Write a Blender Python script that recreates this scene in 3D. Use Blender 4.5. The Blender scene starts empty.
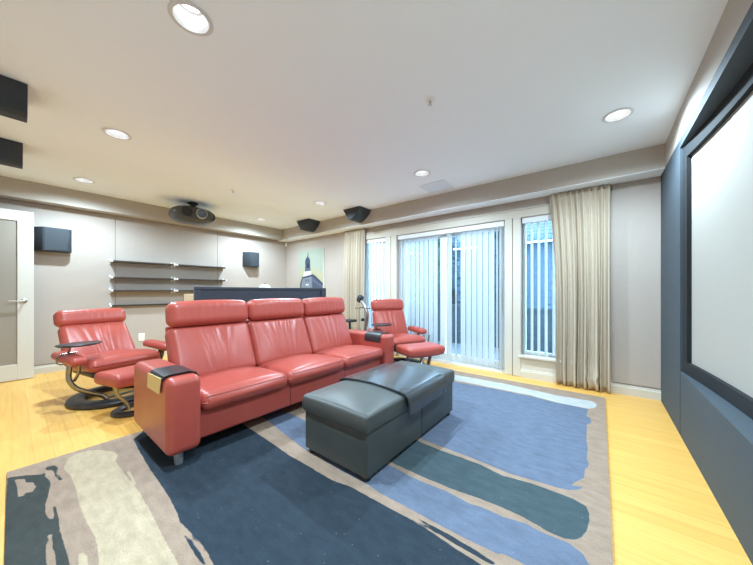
import bpy, bmesh, math, random
import numpy as np
from mathutils import Vector, Matrix, noise
random.seed(7)
C = bpy.context.scene.collection
PI = math.pi
sc = bpy.context.scene
H_CAM, YAW, FPX = 1.05, 0.6641, 285.3

# ------------------------------------------------------------------ materials
def lin(r, g, b):
    f = lambda v: (v/255/12.92) if v/255 <= .04045 else ((v/255+.055)/1.055)**2.4
    return (f(r), f(g), f(b), 1)

def mat(name, col, rough=.5, metal=0, spec=.5, var=0, vscale=4, bump=0, bscale=200, emit=None, estr=0, coat=0, sheen=0, stretch=None):
    m = bpy.data.materials.new(name); m.use_nodes = True
    nt = m.node_tree; b = nt.nodes['Principled BSDF']
    c = lin(*col)
    b.inputs['Base Color'].default_value = c
    b.inputs['Roughness'].default_value = rough
    b.inputs['Metallic'].default_value = metal
    b.inputs['Specular IOR Level'].default_value = spec
    b.inputs['Coat Weight'].default_value = coat
    if sheen: b.inputs['Sheen Weight'].default_value = sheen
    if emit:
        b.inputs['Emission Color'].default_value = lin(*emit); b.inputs['Emission Strength'].default_value = estr
    tc = nt.nodes.new('ShaderNodeTexCoord')
    src = tc.outputs['Object']
    if stretch:
        mp = nt.nodes.new('ShaderNodeMapping'); mp.inputs['Scale'].default_value = stretch
        nt.links.new(src, mp.inputs['Vector']); src = mp.outputs['Vector']
    if var:
        n = nt.nodes.new('ShaderNodeTexNoise'); n.inputs['Scale'].default_value = vscale; n.inputs['Detail'].default_value = 5
        nt.links.new(src, n.inputs['Vector'])
        mx = nt.nodes.new('ShaderNodeMix'); mx.data_type = 'RGBA'
        mx.inputs['A'].default_value = tuple(v*(1-var) for v in c[:3])+(1,)
        mx.inputs['B'].default_value = tuple(min(1, v*(1+var)) for v in c[:3])+(1,)
        nt.links.new(n.outputs['Fac'], mx.inputs['Factor']); nt.links.new(mx.outputs['Result'], b.inputs['Base Color'])
    if bump:
        n = nt.nodes.new('ShaderNodeTexNoise'); n.inputs['Scale'].default_value = bscale; n.inputs['Detail'].default_value = 3
        nt.links.new(src, n.inputs['Vector'])
        bp = nt.nodes.new('ShaderNodeBump'); bp.inputs['Strength'].default_value = bump; bp.inputs['Distance'].default_value = .004
        nt.links.new(n.outputs['Fac'], bp.inputs['Height']); nt.links.new(bp.outputs['Normal'], b.inputs['Normal'])
    return m

M = {}
M['ceiling'] = mat('ceiling_paint', (240, 248, 255), .9, var=.01, vscale=2)
M['wall'] = mat('wall_fabric', (178, 168, 159), .9, var=.03, vscale=30, bump=.1, bscale=500)
M['soffit'] = mat('soffit_paint', (182, 174, 164), .85, var=.01)
M['trimwhite'] = mat('trim_paint', (206, 201, 188), .5, var=.01)
M['doorwhite'] = mat('door_paint', (206, 203, 193), .45)
M['frost'] = mat('frosted_glass', (150, 142, 130), .35, var=.03, vscale=2)
M['falsewall'] = mat('navy_fabric_wall', (66, 78, 87), .75, var=.10, vscale=25, bump=.15, bscale=600)
M['velvet'] = mat('black_velvet', (26, 31, 35), .9)
M['screen'] = mat('screen_vinyl', (172, 169, 161), .75)
M['red'] = mat('red_leather', (170, 76, 65), .34, var=.12, vscale=6, bump=.12, bscale=260)
M['charcoal'] = mat('charcoal_leather', (66, 72, 71), .42, var=.10, vscale=6, bump=.14, bscale=240)
M['traywood'] = mat('grey_lacquer', (58, 62, 66), .22, var=.10, vscale=5, stretch=(3, 30, 3))
M['padblack'] = mat('black_leather', (40, 42, 46), .35, bump=.1, bscale=200)
M['padtan'] = mat('tan_suede', (226, 202, 140), .8, var=.06)
M['blackwood'] = mat('black_stained_wood', (44, 45, 46), .4, var=.15, vscale=6, stretch=(2, 20, 2))
M['steel'] = mat('satin_steel', (190, 188, 182), .28, metal=1)
M['bronze'] = mat('grey_metal', (150, 146, 138), .32, metal=1)
M['chrome'] = mat('chrome', (225, 225, 225), .3, metal=.75)
M['darkplastic'] = mat('dark_plastic', (36, 38, 40), .5)
M['speaker'] = mat('speaker_cloth', (50, 57, 64), .7, var=.08, vscale=80, bump=.2, bscale=600)
M['shelf'] = mat('dark_shelf', (62, 56, 52), .35)
M['bracket'] = mat('white_bracket', (232, 232, 230), .4)
M['navywood'] = mat('navy_wood', (54, 61, 74), .42, var=.12, vscale=7, stretch=(3, 3, 30))
M['tanbox'] = mat('tan_board', (196, 176, 140), .7)
M['curtain'] = mat('curtain_linen', (196, 184, 165), .9, var=.05, vscale=60, bump=.15, bscale=500, stretch=(4, 4, .3))
M['white'] = mat('white_plastic', (235, 235, 232), .5)
M['canwall'] = mat('light_reflector', (172, 172, 170), .35)
M['lamp'] = mat('lamp_glow', (255, 250, 240), .5, emit=(246, 250, 255), estr=4.5)
M['ring'] = mat('ring_paint', (212, 214, 216), .5)
M['vent'] = mat('vent_paint', (222, 231, 240), .8)
M['navyproj'] = mat('projector_shell', (72, 74, 72), .3, var=.05)
M['lensglass'] = mat('lens_glass', (70, 84, 108), .1, coat=1)
M['siding'] = mat('neighbour_siding', (66, 88, 102), .8, var=.05)
M['fence'] = mat('dark_fence', (40, 56, 64), .7, var=.1, vscale=3)
M['shingle'] = mat('roof_shingle', (42, 56, 72), .9, var=.25, vscale=9)
M['leaf'] = mat('evergreen_leaf', (26, 52, 54), .7, var=.3, vscale=3)
M['bark'] = mat('tree_bark', (70, 58, 48), .9)
M['deck'] = mat('terrace_paving', (78, 84, 88), .8, var=.1)
M['windowframe'] = mat('window_frame_vinyl', (226, 230, 230), .45)
M['gasket'] = mat('dark_groove', (120, 108, 95), .9)

def wood_floor():
    m = bpy.data.materials.new('oak_planks'); m.use_nodes = True
    nt = m.node_tree; b = nt.nodes['Principled BSDF']; N = nt.nodes.new; Lk = nt.links.new
    b.inputs['Roughness'].default_value = .36
    tc = N('ShaderNodeTexCoord')
    br = N('ShaderNodeTexBrick'); br.offset = .37; br.offset_frequency = 2
    br.inputs['Scale'].default_value = 1; br.inputs['Brick Width'].default_value = 1.1; br.inputs['Row Height'].default_value = .085
    br.inputs['Mortar Size'].default_value = .0012; br.inputs['Mortar Smooth'].default_value = .4; br.inputs['Bias'].default_value = 0
    br.inputs['Color1'].default_value = lin(240, 189, 102); br.inputs['Color2'].default_value = lin(233, 179, 91)
    br.inputs['Mortar'].default_value = lin(205, 148, 66)
    Lk(tc.outputs['Object'], br.inputs['Vector'])
    mp = N('ShaderNodeMapping'); mp.inputs['Scale'].default_value = (1.2, 22, 1); Lk(tc.outputs['Object'], mp.inputs['Vector'])
    n = N('ShaderNodeTexNoise'); n.inputs['Scale'].default_value = 2.2; n.inputs['Detail'].default_value = 6; n.inputs['Distortion'].default_value = .6
    Lk(mp.outputs['Vector'], n.inputs['Vector'])
    r = N('ShaderNodeMapRange'); r.inputs['From Min'].default_value = .3; r.inputs['From Max'].default_value = .7
    r.inputs['To Min'].default_value = .90; r.inputs['To Max'].default_value = 1.07; Lk(n.outputs['Fac'], r.inputs['Value'])
    mul = N('ShaderNodeMix'); mul.data_type = 'RGBA'; mul.blend_type = 'MULTIPLY'; mul.inputs['Factor'].default_value = 1
    Lk(br.outputs['Color'], mul.inputs['A']); Lk(r.outputs['Result'], mul.inputs['B'])
    Lk(mul.outputs['Result'], b.inputs['Base Color'])
    bp = N('ShaderNodeBump'); bp.inputs['Strength'].default_value = .15; bp.inputs['Distance'].default_value = .002
    Lk(br.outputs['Fac'], bp.inputs['Height']); bp.invert = True; Lk(bp.outputs['Normal'], b.inputs['Normal'])
    return m
M['floor'] = wood_floor()

def slat_mat():
    m = bpy.data.materials.new('blind_vinyl'); m.use_nodes = True
    nt = m.node_tree; b = nt.nodes['Principled BSDF']
    b.inputs['Base Color'].default_value = lin(222, 228, 230); b.inputs['Roughness'].default_value = .55
    t = nt.nodes.new('ShaderNodeBsdfTranslucent'); t.inputs['Color'].default_value = lin(232, 240, 244)
    mx = nt.nodes.new('ShaderNodeMixShader'); mx.inputs['Fac'].default_value = .5
    nt.links.new(b.outputs[0], mx.inputs[1]); nt.links.new(t.outputs[0], mx.inputs[2])
    nt.links.new(mx.outputs[0], nt.nodes['Material Output'].inputs['Surface'])
    return m
M['slat'] = slat_mat()

def glass_mat():
    m = bpy.data.materials.new('clear_glass'); m.use_nodes = True
    nt = m.node_tree; nt.nodes.remove(nt.nodes['Principled BSDF'])
    t = nt.nodes.new('ShaderNodeBsdfTransparent'); t.inputs['Color'].default_value = (.93, .97, .98, 1)
    g = nt.nodes.new('ShaderNodeBsdfGlossy'); g.inputs['Roughness'].default_value = .02
    f = nt.nodes.new('ShaderNodeFresnel'); f.inputs['IOR'].default_value = 1.45
    mx = nt.nodes.new('ShaderNodeMixShader')
    nt.links.new(f.outputs[0], mx.inputs['Fac']); nt.links.new(t.outputs[0], mx.inputs[1]); nt.links.new(g.outputs[0], mx.inputs[2])
    nt.links.new(mx.outputs[0], nt.nodes['Material Output'].inputs['Surface'])
    return m
M['glass'] = glass_mat()

# ------------------------------------------------------------------ mesh helpers
def nb(): return bmesh.new()

def box(bm, x0, x1, y0, y1, z0, z1, bev=0, seg=2):
    vs = [bm.verts.new((x, y, z)) for x in (x0, x1) for y in (y0, y1) for z in (z0, z1)]
    fs = []
    for q in ((0, 1, 3, 2), (4, 6, 7, 5), (0, 4, 5, 1), (2, 3, 7, 6), (0, 2, 6, 4), (1, 5, 7, 3)):
        fs.append(bm.faces.new([vs[i] for i in q]))
    if bev:
        es = list({e for f in fs for e in f.edges})
        bmesh.ops.bevel(bm, geom=es, offset=bev, segments=seg, profile=.5, affect='EDGES')

def frame_up(t, up):
    t = t.normalized(); s = t.cross(up)
    if s.length < 1e-4: s = t.cross(Vector((1, 0, 0)))
    s.normalize(); n = s.cross(t).normalized()
    return s, n

def tube(bm, pts, ra, rb=None, seg=12, up=(0, 0, 1), smooth=0, cap=True):
    """swept ellipse: ra sideways, rb along 'up'"""
    P = [Vector(p) for p in pts]
    if smooth:
        Q = []
        n = len(P)
        for i in range(n-1):
            p0, p1, p2, p3 = P[max(i-1, 0)], P[i], P[i+1], P[min(i+2, n-1)]
            for k in range(smooth):
                t = k/smooth
                Q.append(.5*((2*p1)+(-p0+p2)*t+(2*p0-5*p1+4*p2-p3)*t*t+(-p0+3*p1-3*p2+p3)*t**3))
        Q.append(P[-1]); P = Q
    up = Vector(up); n = len(P); rings = []
    for i, p in enumerate(P):
        t = (P[min(i+1, n-1)]-P[max(i-1, 0)])
        s, nn = frame_up(t, up)
        a = ra if not callable(ra) else ra(i/(n-1))
        b = a if rb is None else (rb if not callable(rb) else rb(i/(n-1)))
        rings.append([bm.verts.new(p+s*(a*math.cos(2*PI*k/seg))+nn*(b*math.sin(2*PI*k/seg))) for k in range(seg)])
    for i in range(n-1):
        for k in range(seg):
            bm.faces.new((rings[i][k], rings[i][(k+1) % seg], rings[i+1][(k+1) % seg], rings[i+1][k]))
    if cap:
        bm.faces.new(rings[0][::-1]); bm.faces.new(rings[-1])

def lathe(bm, prof, c=(0, 0, 0), seg=32, sx=1, sy=1, axis='z', closed=False, cap=True):
    rings = []
    for r, h in prof:
        ring = []
        for k in range(seg):
            a = 2*PI*k/seg; u, v = r*math.cos(a)*sx, r*math.sin(a)*sy
            co = {'z': (u, v, h), 'x': (h, u, v), 'y': (v, h, u)}[axis]
            ring.append(bm.verts.new((co[0]+c[0], co[1]+c[1], co[2]+c[2])))
        rings.append(ring)
    m = len(rings)
    for i in range(m if closed else m-1):
        A, B = rings[i], rings[(i+1) % m]
        for k in range(seg):
            bm.faces.new((A[k], A[(k+1) % seg], B[(k+1) % seg], B[k]))
    if cap and not closed:
        if prof[0][0] > 1e-6: bm.faces.new(rings[0][::-1])
        if prof[-1][0] > 1e-6: bm.faces.new(rings[-1])

def prism(bm, poly, a0, a1, axis='y', bev=0):
    """poly of 2D points extruded along axis"""
    def co(p, h): return {'y': (p[0], h, p[1]), 'x': (h, p[0], p[1]), 'z': (p[0], p[1], h)}[axis]
    A = [bm.verts.new(co(p, a0)) for p in poly]; B = [bm.verts.new(co(p, a1)) for p in poly]
    n = len(poly); fs = []
    fs.append(bm.faces.new(A)); fs.append(bm.faces.new(B[::-1]))
    for i in range(n): fs.append(bm.faces.new((A[i], B[i], B[(i+1) % n], A[(i+1) % n])))
    bmesh.ops.recalc_face_normals(bm, faces=fs)
    if bev:
        es = list({e for f in fs for e in f.edges})
        bmesh.ops.bevel(bm, geom=es, offset=bev, segments=2, profile=.5, affect='EDGES')

def axis_list(h, r, n):
    th = [math.tan(math.radians(a)) for a in (0, 11, 22, 33, 45)]
    L_ = [-(h-r)-r*t for t in th[::-1]]
    L_ += [-(h-r)+2*(h-r)*i/n for i in range(1, n)]
    L_ += [(h-r)+r*t for t in th]
    return L_

def rbox(bm, half, r, n=(6, 6, 4), mtx=None, fn=None):
    """rounded box; fn(p, half) -> displaced local point"""
    hx, hy, hz = half
    r = min(r, hx*.98, hy*.98, hz*.98)
    ax = [axis_list(h, r, k) for h, k in zip(half, n)]
    cache = {}
    def V(i, j, k):
        key = (i, j, k)
        if key in cache: return cache[key]
        p = Vector((ax[0][i], ax[1][j], ax[2][k]))
        q = Vector([max(-(h-r), min(h-r, c)) for h, c in zip(half, p)])
        d = p-q
        if d.length > 1e-9: p = q+d.normalized()*r
        if fn: p = Vector(fn(p, half))
        if mtx is not None: p = mtx @ p
        cache[key] = bm.verts.new(p); return cache[key]
    I, J, K = len(ax[0])-1, len(ax[1])-1, len(ax[2])-1
    for i in range(I):
        for j in range(J):
            bm.faces.new((V(i, j, 0), V(i, j+1, 0), V(i+1, j+1, 0), V(i+1, j, 0)))
            bm.faces.new((V(i, j, K), V(i+1, j, K), V(i+1, j+1, K), V(i, j+1, K)))
    for i in range(I):
        for k in range(K):
            bm.faces.new((V(i, 0, k), V(i+1, 0, k), V(i+1, 0, k+1), V(i, 0, k+1)))
            bm.faces.new((V(i, J, k), V(i, J, k+1), V(i+1, J, k+1), V(i+1, J, k)))
    for j in range(J):
        for k in range(K):
            bm.faces.new((V(0, j, k), V(0, j, k+1), V(0, j+1, k+1), V(0, j+1, k)))
            bm.faces.new((V(I, j, k), V(I, j+1, k), V(I, j+1, k+1), V(I, j, k+1)))

def obj(name, bm, m, parent=None, smooth=False, world=False):
    if world and parent is not None:
        inv = (Matrix.Translation(parent.location) @ Matrix.Rotation(parent.rotation_euler.z, 4, 'Z')).inverted()
        bmesh.ops.transform(bm, matrix=inv, verts=bm.verts[:])
    bm.normal_update()
    me = bpy.data.meshes.new(name); bm.to_mesh(me); bm.free()
    for mm in (m if isinstance(m, (list, tuple)) else [m]): me.materials.append(M[mm] if isinstance(mm, str) else mm)
    o = bpy.data.objects.new(name, me); C.objects.link(o)
    if smooth:
        for p in me.polygons: p.use_smooth = True
        if smooth != 'all':
            me.set_sharp_from_angle(angle=math.radians(40))
    if parent is not None: o.parent = parent
    return o

def tag(o, label, cat, group=None, kind=None):
    o['label'] = label; o['category'] = cat
    if group: o['group'] = group
    if kind: o['kind'] = kind
    return o

def thing(name, label, cat, loc=(0, 0, 0), rot=0, group=None):
    o = bpy.data.objects.new(name, None); C.objects.link(o)
    o.empty_display_size = .1
    o.location = loc; o.rotation_euler = (0, 0, rot)
    return tag(o, label, cat, group)

def dup(root, loc, label, rot=None, group=None):
    r = root.copy(); C.objects.link(r); r.location = loc; r['label'] = label
    if rot is not None: r.rotation_euler = (0, 0, rot)
    if group: r['group'] = group
    for ch in root.children:
        c = ch.copy(); C.objects.link(c); c.parent = r
        for g in ch.children:
            d = g.copy(); C.objects.link(d); d.parent = c
    return r

def struct(name, bm, m, label=None, smooth=False, parent=None):
    o = obj(name, bm, m, parent, smooth)
    if parent is None:
        o['kind'] = 'structure'
        if label: o['label'] = label
    return o
SPOT_W, SPOT_C, SKY_C, SKY_S, EXPO = 56, (.66, .855, 1), (.45, .71, 1, 1), 8, 1.4
RUG = {
 'dark': [
   [(-2.59, -0.016), (-2.55, 0.041), (-2.481, 0.108), (-2.565, 0.126), (-2.56, 0.153), (-2.512, 0.167), (-2.412, 0.162), (-2.327, 0.172), (-2.327, 0.159), (-2.395, 0.15), (-2.485, 0.146), (-2.526, 0.128), (-2.489, 0.116), (-2.441, 0.113), (-2.355, 0.13), (-2.236, 0.118), (-2.124, 0.1), (-2.033, 0.096), (-1.967, 0.103), (-1.961, 0.117), (-2.072, 0.122), (-2.064, 0.132), (-1.943, 0.131), (-1.842, 0.128), (-1.723, 0.132), (-1.634, 0.135), (-1.529, 0.134), (-1.479, 0.13), (-1.691, -0.037), (-2.075, -0.023)] ,
 ],
 'dark_cut': [
   [(-2.534, 0.01), (-2.496, 0.045), (-2.444, 0.048), (-2.422, 0.07), (-2.359, 0.078), (-2.306, 0.067), (-2.321, 0.047), (-2.372, 0.045), (-2.366, 0.038), (-2.295, 0.039), (-2.307, 0.018), (-2.407, 0.018)] ,
   [(-1.846, 0.094), (-1.847, 0.105), (-1.745, 0.101), (-1.656, 0.105), (-1.517, 0.099), (-1.544, 0.078), (-1.749, 0.084)] ,
 ],
 'cream': [
   [(-2.471, 0.185), (-2.589, 0.214), (-2.622, 0.253), (-2.62, 0.307), (-2.567, 0.356), (-2.46, 0.408), (-2.396, 0.413), (-2.312, 0.383), (-2.325, 0.389), (-2.209, 0.391), (-2.065, 0.395), (-1.869, 0.405), (-1.69, 0.402), (-1.502, 0.395), (-1.255, 0.389), (-1.151, 0.386), (-1.397, 0.194), (-1.555, 0.21), (-1.67, 0.217), (-1.802, 0.207), (-1.996, 0.201), (-2.15, 0.207), (-2.343, 0.203)] ,
   [(-1.457, 0.146), (-1.617, 0.161), (-1.622, 0.173), (-1.576, 0.181), (-1.42, 0.175)] ,
   [(-2.145, 0.407), (-2.124, 0.418), (-1.948, 0.412), (-1.96, 0.403)] ,
 ],
 'navy': [
   [(-2.563, 0.522), (-2.342, 0.507), (-2.058, 0.495), (-1.804, 0.49), (-1.66, 0.484), (-1.57, 0.477), (-1.484, 0.465), (-1.382, 0.473), (-1.247, 0.478), (-1.171, 0.474), (-1.082, 0.462), (-0.293, 1.084), (-0.352, 1.096), (-0.459, 1.101), (-0.563, 1.112), (-0.664, 1.116), (-0.834, 1.11), (-0.974, 1.107), (-1.045, 1.106), (-1.153, 1.081), (-1.409, 1.082), (-1.537, 1.079), (-1.894, 1.098), (-2.134, 1.105), (-2.382, 1.115), (-2.661, 1.099), (-2.74, 0.658)] ,
   [(-1.392, 0.449), (-1.378, 0.461), (-1.276, 0.462), (-1.173, 0.453), (-1.187, 0.442)] ,
   [(-0.67, 1.132), (-0.65, 1.142), (-0.508, 1.148), (-0.412, 1.144), (-0.307, 1.137), (-0.319, 1.122), (-0.42, 1.118), (-0.516, 1.121)] ,
 ],
 'blue': [
   [(-0.027, 1.334), (-0.049, 1.385), (-0.101, 1.412), (-0.179, 1.405), (-0.266, 1.411), (-0.354, 1.39), (-0.454, 1.389), (-0.495, 1.375), (-0.615, 1.388), (-0.774, 1.372), (-0.966, 1.384), (-1.423, 1.407), (-1.927, 1.449), (-2.396, 1.447), (-2.319, 1.288), (-2.012, 1.249), (-1.579, 1.187), (-1.185, 1.171), (-0.97, 1.173), (-0.875, 1.164), (-0.671, 1.168), (-0.518, 1.169), (-0.423, 1.174), (-0.309, 1.182), (-0.305, 1.196), (-0.226, 1.2), (-0.183, 1.206)] ,
   [(-0.962, 1.767), (-0.575, 1.759), (-0.408, 1.742), (-0.277, 1.761), (-0.176, 1.773), (-0.128, 1.789), (-0.092, 1.818), (-0.067, 1.862), (-0.094, 1.849), (-0.12, 1.841), (-0.096, 1.902), (-0.069, 1.959), (-0.067, 2.06), (-0.053, 2.098), (-0.054, 2.167), (-0.065, 2.172), (-0.062, 2.331), (-0.067, 2.395), (-0.073, 2.452), (-0.079, 2.755), (-0.051, 2.804), (-0.062, 2.909), (-0.088, 2.948), (-0.08, 3.115), (-0.203, 3.123), (-0.319, 3.114), (-0.534, 3.147), (-0.766, 3.145), (-1.023, 3.142), (-1.279, 3.104), (-1.668, 3.214), (-2.523, 3.307), (-2.341, 2.16), (-1.447, 1.896)] ,
 ],
 'teal': [
   [(-0.966, 1.728), (-0.823, 1.719), (-0.62, 1.724), (-0.564, 1.725), (-0.432, 1.699), (-0.293, 1.726), (-0.181, 1.727), (-0.105, 1.727), (-0.051, 1.704), (-0.04, 1.661), (-0.038, 1.597), (-0.046, 1.531), (-0.06, 1.478), (-0.081, 1.448), (-0.118, 1.426), (-0.182, 1.425), (-0.272, 1.446), (-0.368, 1.447), (-0.471, 1.44), (-0.629, 1.419), (-0.797, 1.413), (-0.979, 1.414), (-1.396, 1.428), (-1.833, 1.476), (-1.804, 1.91), (-1.412, 1.851)] ,
 ],
 'pale': [
   [(-1.39, 3.374), (-0.826, 3.392), (-0.341, 3.332), (-0.062, 3.362), (-0.02, 3.303), (-0.032, 3.187), (-0.075, 3.132), (-0.203, 3.123), (-0.32, 3.128), (-0.539, 3.178), (-0.774, 3.177), (-1.033, 3.175), (-1.304, 3.165), (-1.709, 3.293), (-2.409, 3.397), (-2.491, 3.646)] ,
 ],
}
# ------------------------------------------------------------------ the room
XL, XR, YN, YW, YO, HC, HS = -5.6, .46, -.65, 3.842, 4.04, 2.369, 2.153
bm = nb(); box(bm, XL-.2, 1.0, YN-1.1, YO, -.08, 0); struct('floor', bm, 'floor', 'golden oak plank floor')

LIGHTS = [(-1.557, .535), (-3.192, .545), (-4.835, .53), (.105, .54), (-4.9, 2.82), (-3.304, 2.85), (-1.568, 2.83), (.105, 2.80)]
bm = nb()
RH = .078
def loop(pts):
    vs = [bm.verts.new((x, y, HC)) for x, y in pts]
    return [bm.edges.new((vs[i], vs[(i+1) % len(vs)])) for i in range(len(vs))]
ed = loop([(XL-.2, YN-.2), (1.0, YN-.2), (1.0, YO), (XL-.2, YO)])
for lx, ly in LIGHTS:
    ed += loop([(lx+RH*math.cos(2*PI*k/28), ly+RH*math.sin(2*PI*k/28)) for k in range(28)])
r = bmesh.ops.triangle_fill(bm, use_beauty=True, use_dissolve=False, edges=ed)
for f in bm.faces:
    if f.normal.z > 0: f.normal_flip()
struct('ceiling', bm, 'ceiling', 'flat white ceiling with recessed lights')

bm = nb()
OPEN = [(-3.30, -2.806, .264), (-2.586, -.944, .0), (-.76, -.22, .264)]
xs = XL-.2
for a, b, z in OPEN:
    box(bm, xs, a, YW, YO, 0, HC)
    box(bm, a, b, YW, YO, 1.94, HC)
    if z: box(bm, a, b, YW, YO, 0, z)
    xs = b
box(bm, xs, 1.0, YW, YO, 0, HC)
struct('wall_window', bm, 'wall', 'taupe wall with the sliding door and two windows')
bm = nb(); box(bm, XL-.2, XL, YN, YW, 0, HC); struct('wall_left', bm, 'wall', 'taupe fabric wall behind the shelves')
bm = nb(); box(bm, XL-.2, -5.36, YN-.15, YN, 0, HC); box(bm, -4.55, 1.0, YN-.15, YN, 0, HC); box(bm, -5.36, -4.55, YN-.15, YN, 2.0, HC)
struct('wall_near', bm, 'wall', 'taupe wall with the doorway')
bm = nb(); box(bm, -5.6, -4.3, YN-1.0, YN-.9, 0, HC); box(bm, -5.6, -5.5, YN-.9, YN-.15, 0, HC); box(bm, -4.4, -4.3, YN-.9, YN-.15, 0, HC); box(bm, -5.6, -4.3, YN-1.0, YN-.15, HC, HC+.05); struct('wall_hall', bm, 'wall', 'hallway wall beyond the doorway')
# false wall with the screen niche
ZN0, ZN1, YE, Y0 = .461, 2.09, 3.0, .1
bm = nb()
box(bm, XR, 1.0, YN, YW, 0, ZN0)
box(bm, XR, 1.0, YN, YW, ZN1, HS)
box(bm, XR, 1.0, YE, YW, ZN0, ZN1)
box(bm, XR, 1.0, YN, Y0, ZN0, ZN1)
box(bm, .72, 1.0, Y0, YE, ZN0, ZN1)
struct('wall_right', bm, 'falsewall', 'navy fabric false wall around the projection screen')
bm = nb()
for y in (YE-.01, 1.55):
    box(bm, XR-.0015, XR, y-.002, y+.002, .01, ZN0-.002)
struct('trim_7', bm, 'velvet')
bm = nb(); box(bm, XR, 1.0, YN, YW, HS, HC); struct('trim_1', bm, 'soffit', 'taupe band above the navy wall')
bm = nb(); box(bm, XL, XR, 3.597, YW, HS, HC-.001); struct('trim_2', bm, 'soffit', 'taupe soffit along the window wall')
bm = nb(); box(bm, XL, -5.40, YN, 3.597, HS, HC-.001); struct('trim_3', bm, 'soffit', 'taupe soffit along the left wall')
bm = nb(); box(bm, XL+.02, XR-.001, 3.599, YW-.021, HS-.006, HS-.0005); struct('trim_8', bm, 'ceiling', 'added white board under the window soffit, imitating light on its underside')  # added board: window and floor light on the underside put into its white colour
# fabric panels, seams between them
bm = nb()
for a, b in ((YN, .929), (.933, 2.345), (2.349, YW-.004)):
    box(bm, XL, XL+.018, a, b, .112, HS-.007, .002, 1)
struct('trim_4', bm, 'wall', 'fabric wall panels with thin seams on the left wall')
bm = nb(); box(bm, .10, XR, YW-.022, YW, .112, HS-.007, .002, 1)
box(bm, XL+.02, -3.42, YW-.022, YW, .112, HS-.007, .002, 1)
struct('trim_5', bm, 'wall', 'fabric wall panels on the window wall')
def baseboard(name, runs, label):
    bm = nb()
    for (x0, x1, y0, y1, ax) in runs:
        if ax == 'y':
            prism(bm, [(x0, 0), (x1, 0), (x1, .075), (x1-.006, .082), (x1-.006, .094), (x0+.004, .104), (x0, .104)], y0, y1, 'y')
        else:
            prism(bm, [(y1, 0), (y0, 0), (y0, .075), (y0+.006, .082), (y0+.006, .094), (y1-.004, .104), (y1, .104)], x0, x1, 'x')
    struct(name, bm, 'trimwhite', label)
baseboard('baseboard_left', [(XL, XL+.03, YN, YW-.03, 'y')], 'cream baseboard of the left wall')
baseboard('baseboard_window', [(XL, -3.42, YW-.03, YW, 'x'), (-.76, XR, YW-.03, YW, 'x')], 'cream baseboard of the window wall')
# casings round the windows
bm = nb()
box(bm, -3.42, -.12, YW-.02, YW+.004, 1.944, 2.042, .003, 1)
box(bm, -3.42, -.12, YW-.03, YW, 2.036, 2.052, .003, 1)
for a, b in ((-3.42, -3.30), (-2.806, -2.70), (-2.692, -2.586), (-.944, -.856), (-.848, -.76), (-.22, -.12)):
    box(bm, a, b, YW-.02, YW+.004, .004, 1.944, .003, 1)
for a, b in ((-3.30, -2.806), (-.76, -.22)):
    box(bm, a-.02, b+.02, YW-.055, YW+.16, .24, .268, .005, 2)
    box(bm, a, b, YW-.018, YW, .20, .24, .003, 1)
    box(bm, a, b, YW-.012, YW, .10, .20)
struct('trim_6', bm, 'trimwhite', 'cream window and door casings with sills')

# ---- windows and doors
def window(name, a, b, z0, z1, label):
    bm = nb(); y0, y1 = 3.93, 3.99; w = .035
    box(bm, a, a+w, y0, y1, z0, z1, .004, 1); box(bm, b-w, b, y0, y1, z0, z1, .004, 1)
    box(bm, a+w, b-w, y0, y1, z0, z0+w, .004, 1); box(bm, a+w, b-w, y0, y1, z1-w, z1, .004, 1)
    o = struct(name, bm, 'windowframe', label)
    g = nb(); box(g, a+w, b-w, 3.962, 3.966, z0+w, z1-w)
    struct('glass_pane', g, 'glass', parent=o)
window('window_1', -3.30, -2.806, .268, 1.94, 'narrow window left of the sliding door')
window('window_2', -.76, -.22, .268, 1.94, 'narrow window right of the sliding door')
bm = nb()
a, b = -2.586, -.944
box(bm, a, a+.03, 3.90, 4.02, .0, 1.94); box(bm, b-.03, b, 3.90, 4.02, .0, 1.94); box(bm, a, b, 3.90, 4.02, 1.91, 1.94); box(bm, a, b, 3.86, 4.03, .0, .035)
d2 = struct('door_2', bm, 'windowframe', 'white framed sliding glass patio door')
def leaf(a, b, y, nm):
    bm = nb(); w = .065
    box(bm, a, a+w, y, y+.035, .04, 1.905, .004, 1); box(bm, b-w, b, y, y+.035, .04, 1.905, .004, 1)
    box(bm, a+w, b-w, y, y+.035, .04, .13, .004, 1); box(bm, a+w, b-w, y, y+.035, 1.84, 1.905, .004, 1)
    f = struct(nm, bm, 'windowframe', parent=d2)
    g = nb(); box(g, a+w, b-w, y+.015, y+.019, .13, 1.84); struct('glass_pane', g, 'glass', parent=f)
leaf(a+.03, -1.80, 3.965, 'fixed_panel'); leaf(-1.87, b-.03, 3.925, 'sliding_panel')
bm = nb(); box(bm, -1.022, -.995, 3.90, 3.926, .80, 1.08, .006, 2); struct('door_handle', bm, 'windowframe', parent=d2)

# white panel door standing open in front of the left wall
bm = nb(); x0, x1 = -5.40, -5.36; y0, y1 = YN+.02, .162; st = .125
box(bm, x0, x1, y0, y0+st, .008, 1.99, .003, 1); box(bm, x0, x1, y1-st, y1, .008, 1.99, .003, 1)
box(bm, x0, x1, y0+st, y1-st, .008, .192, .003, 1); box(bm, x0, x1, y0+st, y1-st, 1.868, 1.99, .003, 1)
d1 = struct('door_1', bm, 'doorwhite', 'white door with a frosted glass panel, standing open at the left wall')
bm = nb(); box(bm, -5.388, -5.372, y0+st, y1-st, .192, 1.868); struct('frosted_pane', bm, 'frost', parent=d1)
bm = nb()
lathe(bm, [(.001, -5.36), (.026, -5.36), (.026, -5.352), (.012, -5.348), (.012, -5.315), (.001, -5.315)], (0, .088, .93), 20, axis='x')
tube(bm, [(-5.32, .088, .93), (-5.318, .05, .93), (-5.318, -.03, .932)], .008, seg=10)
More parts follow.
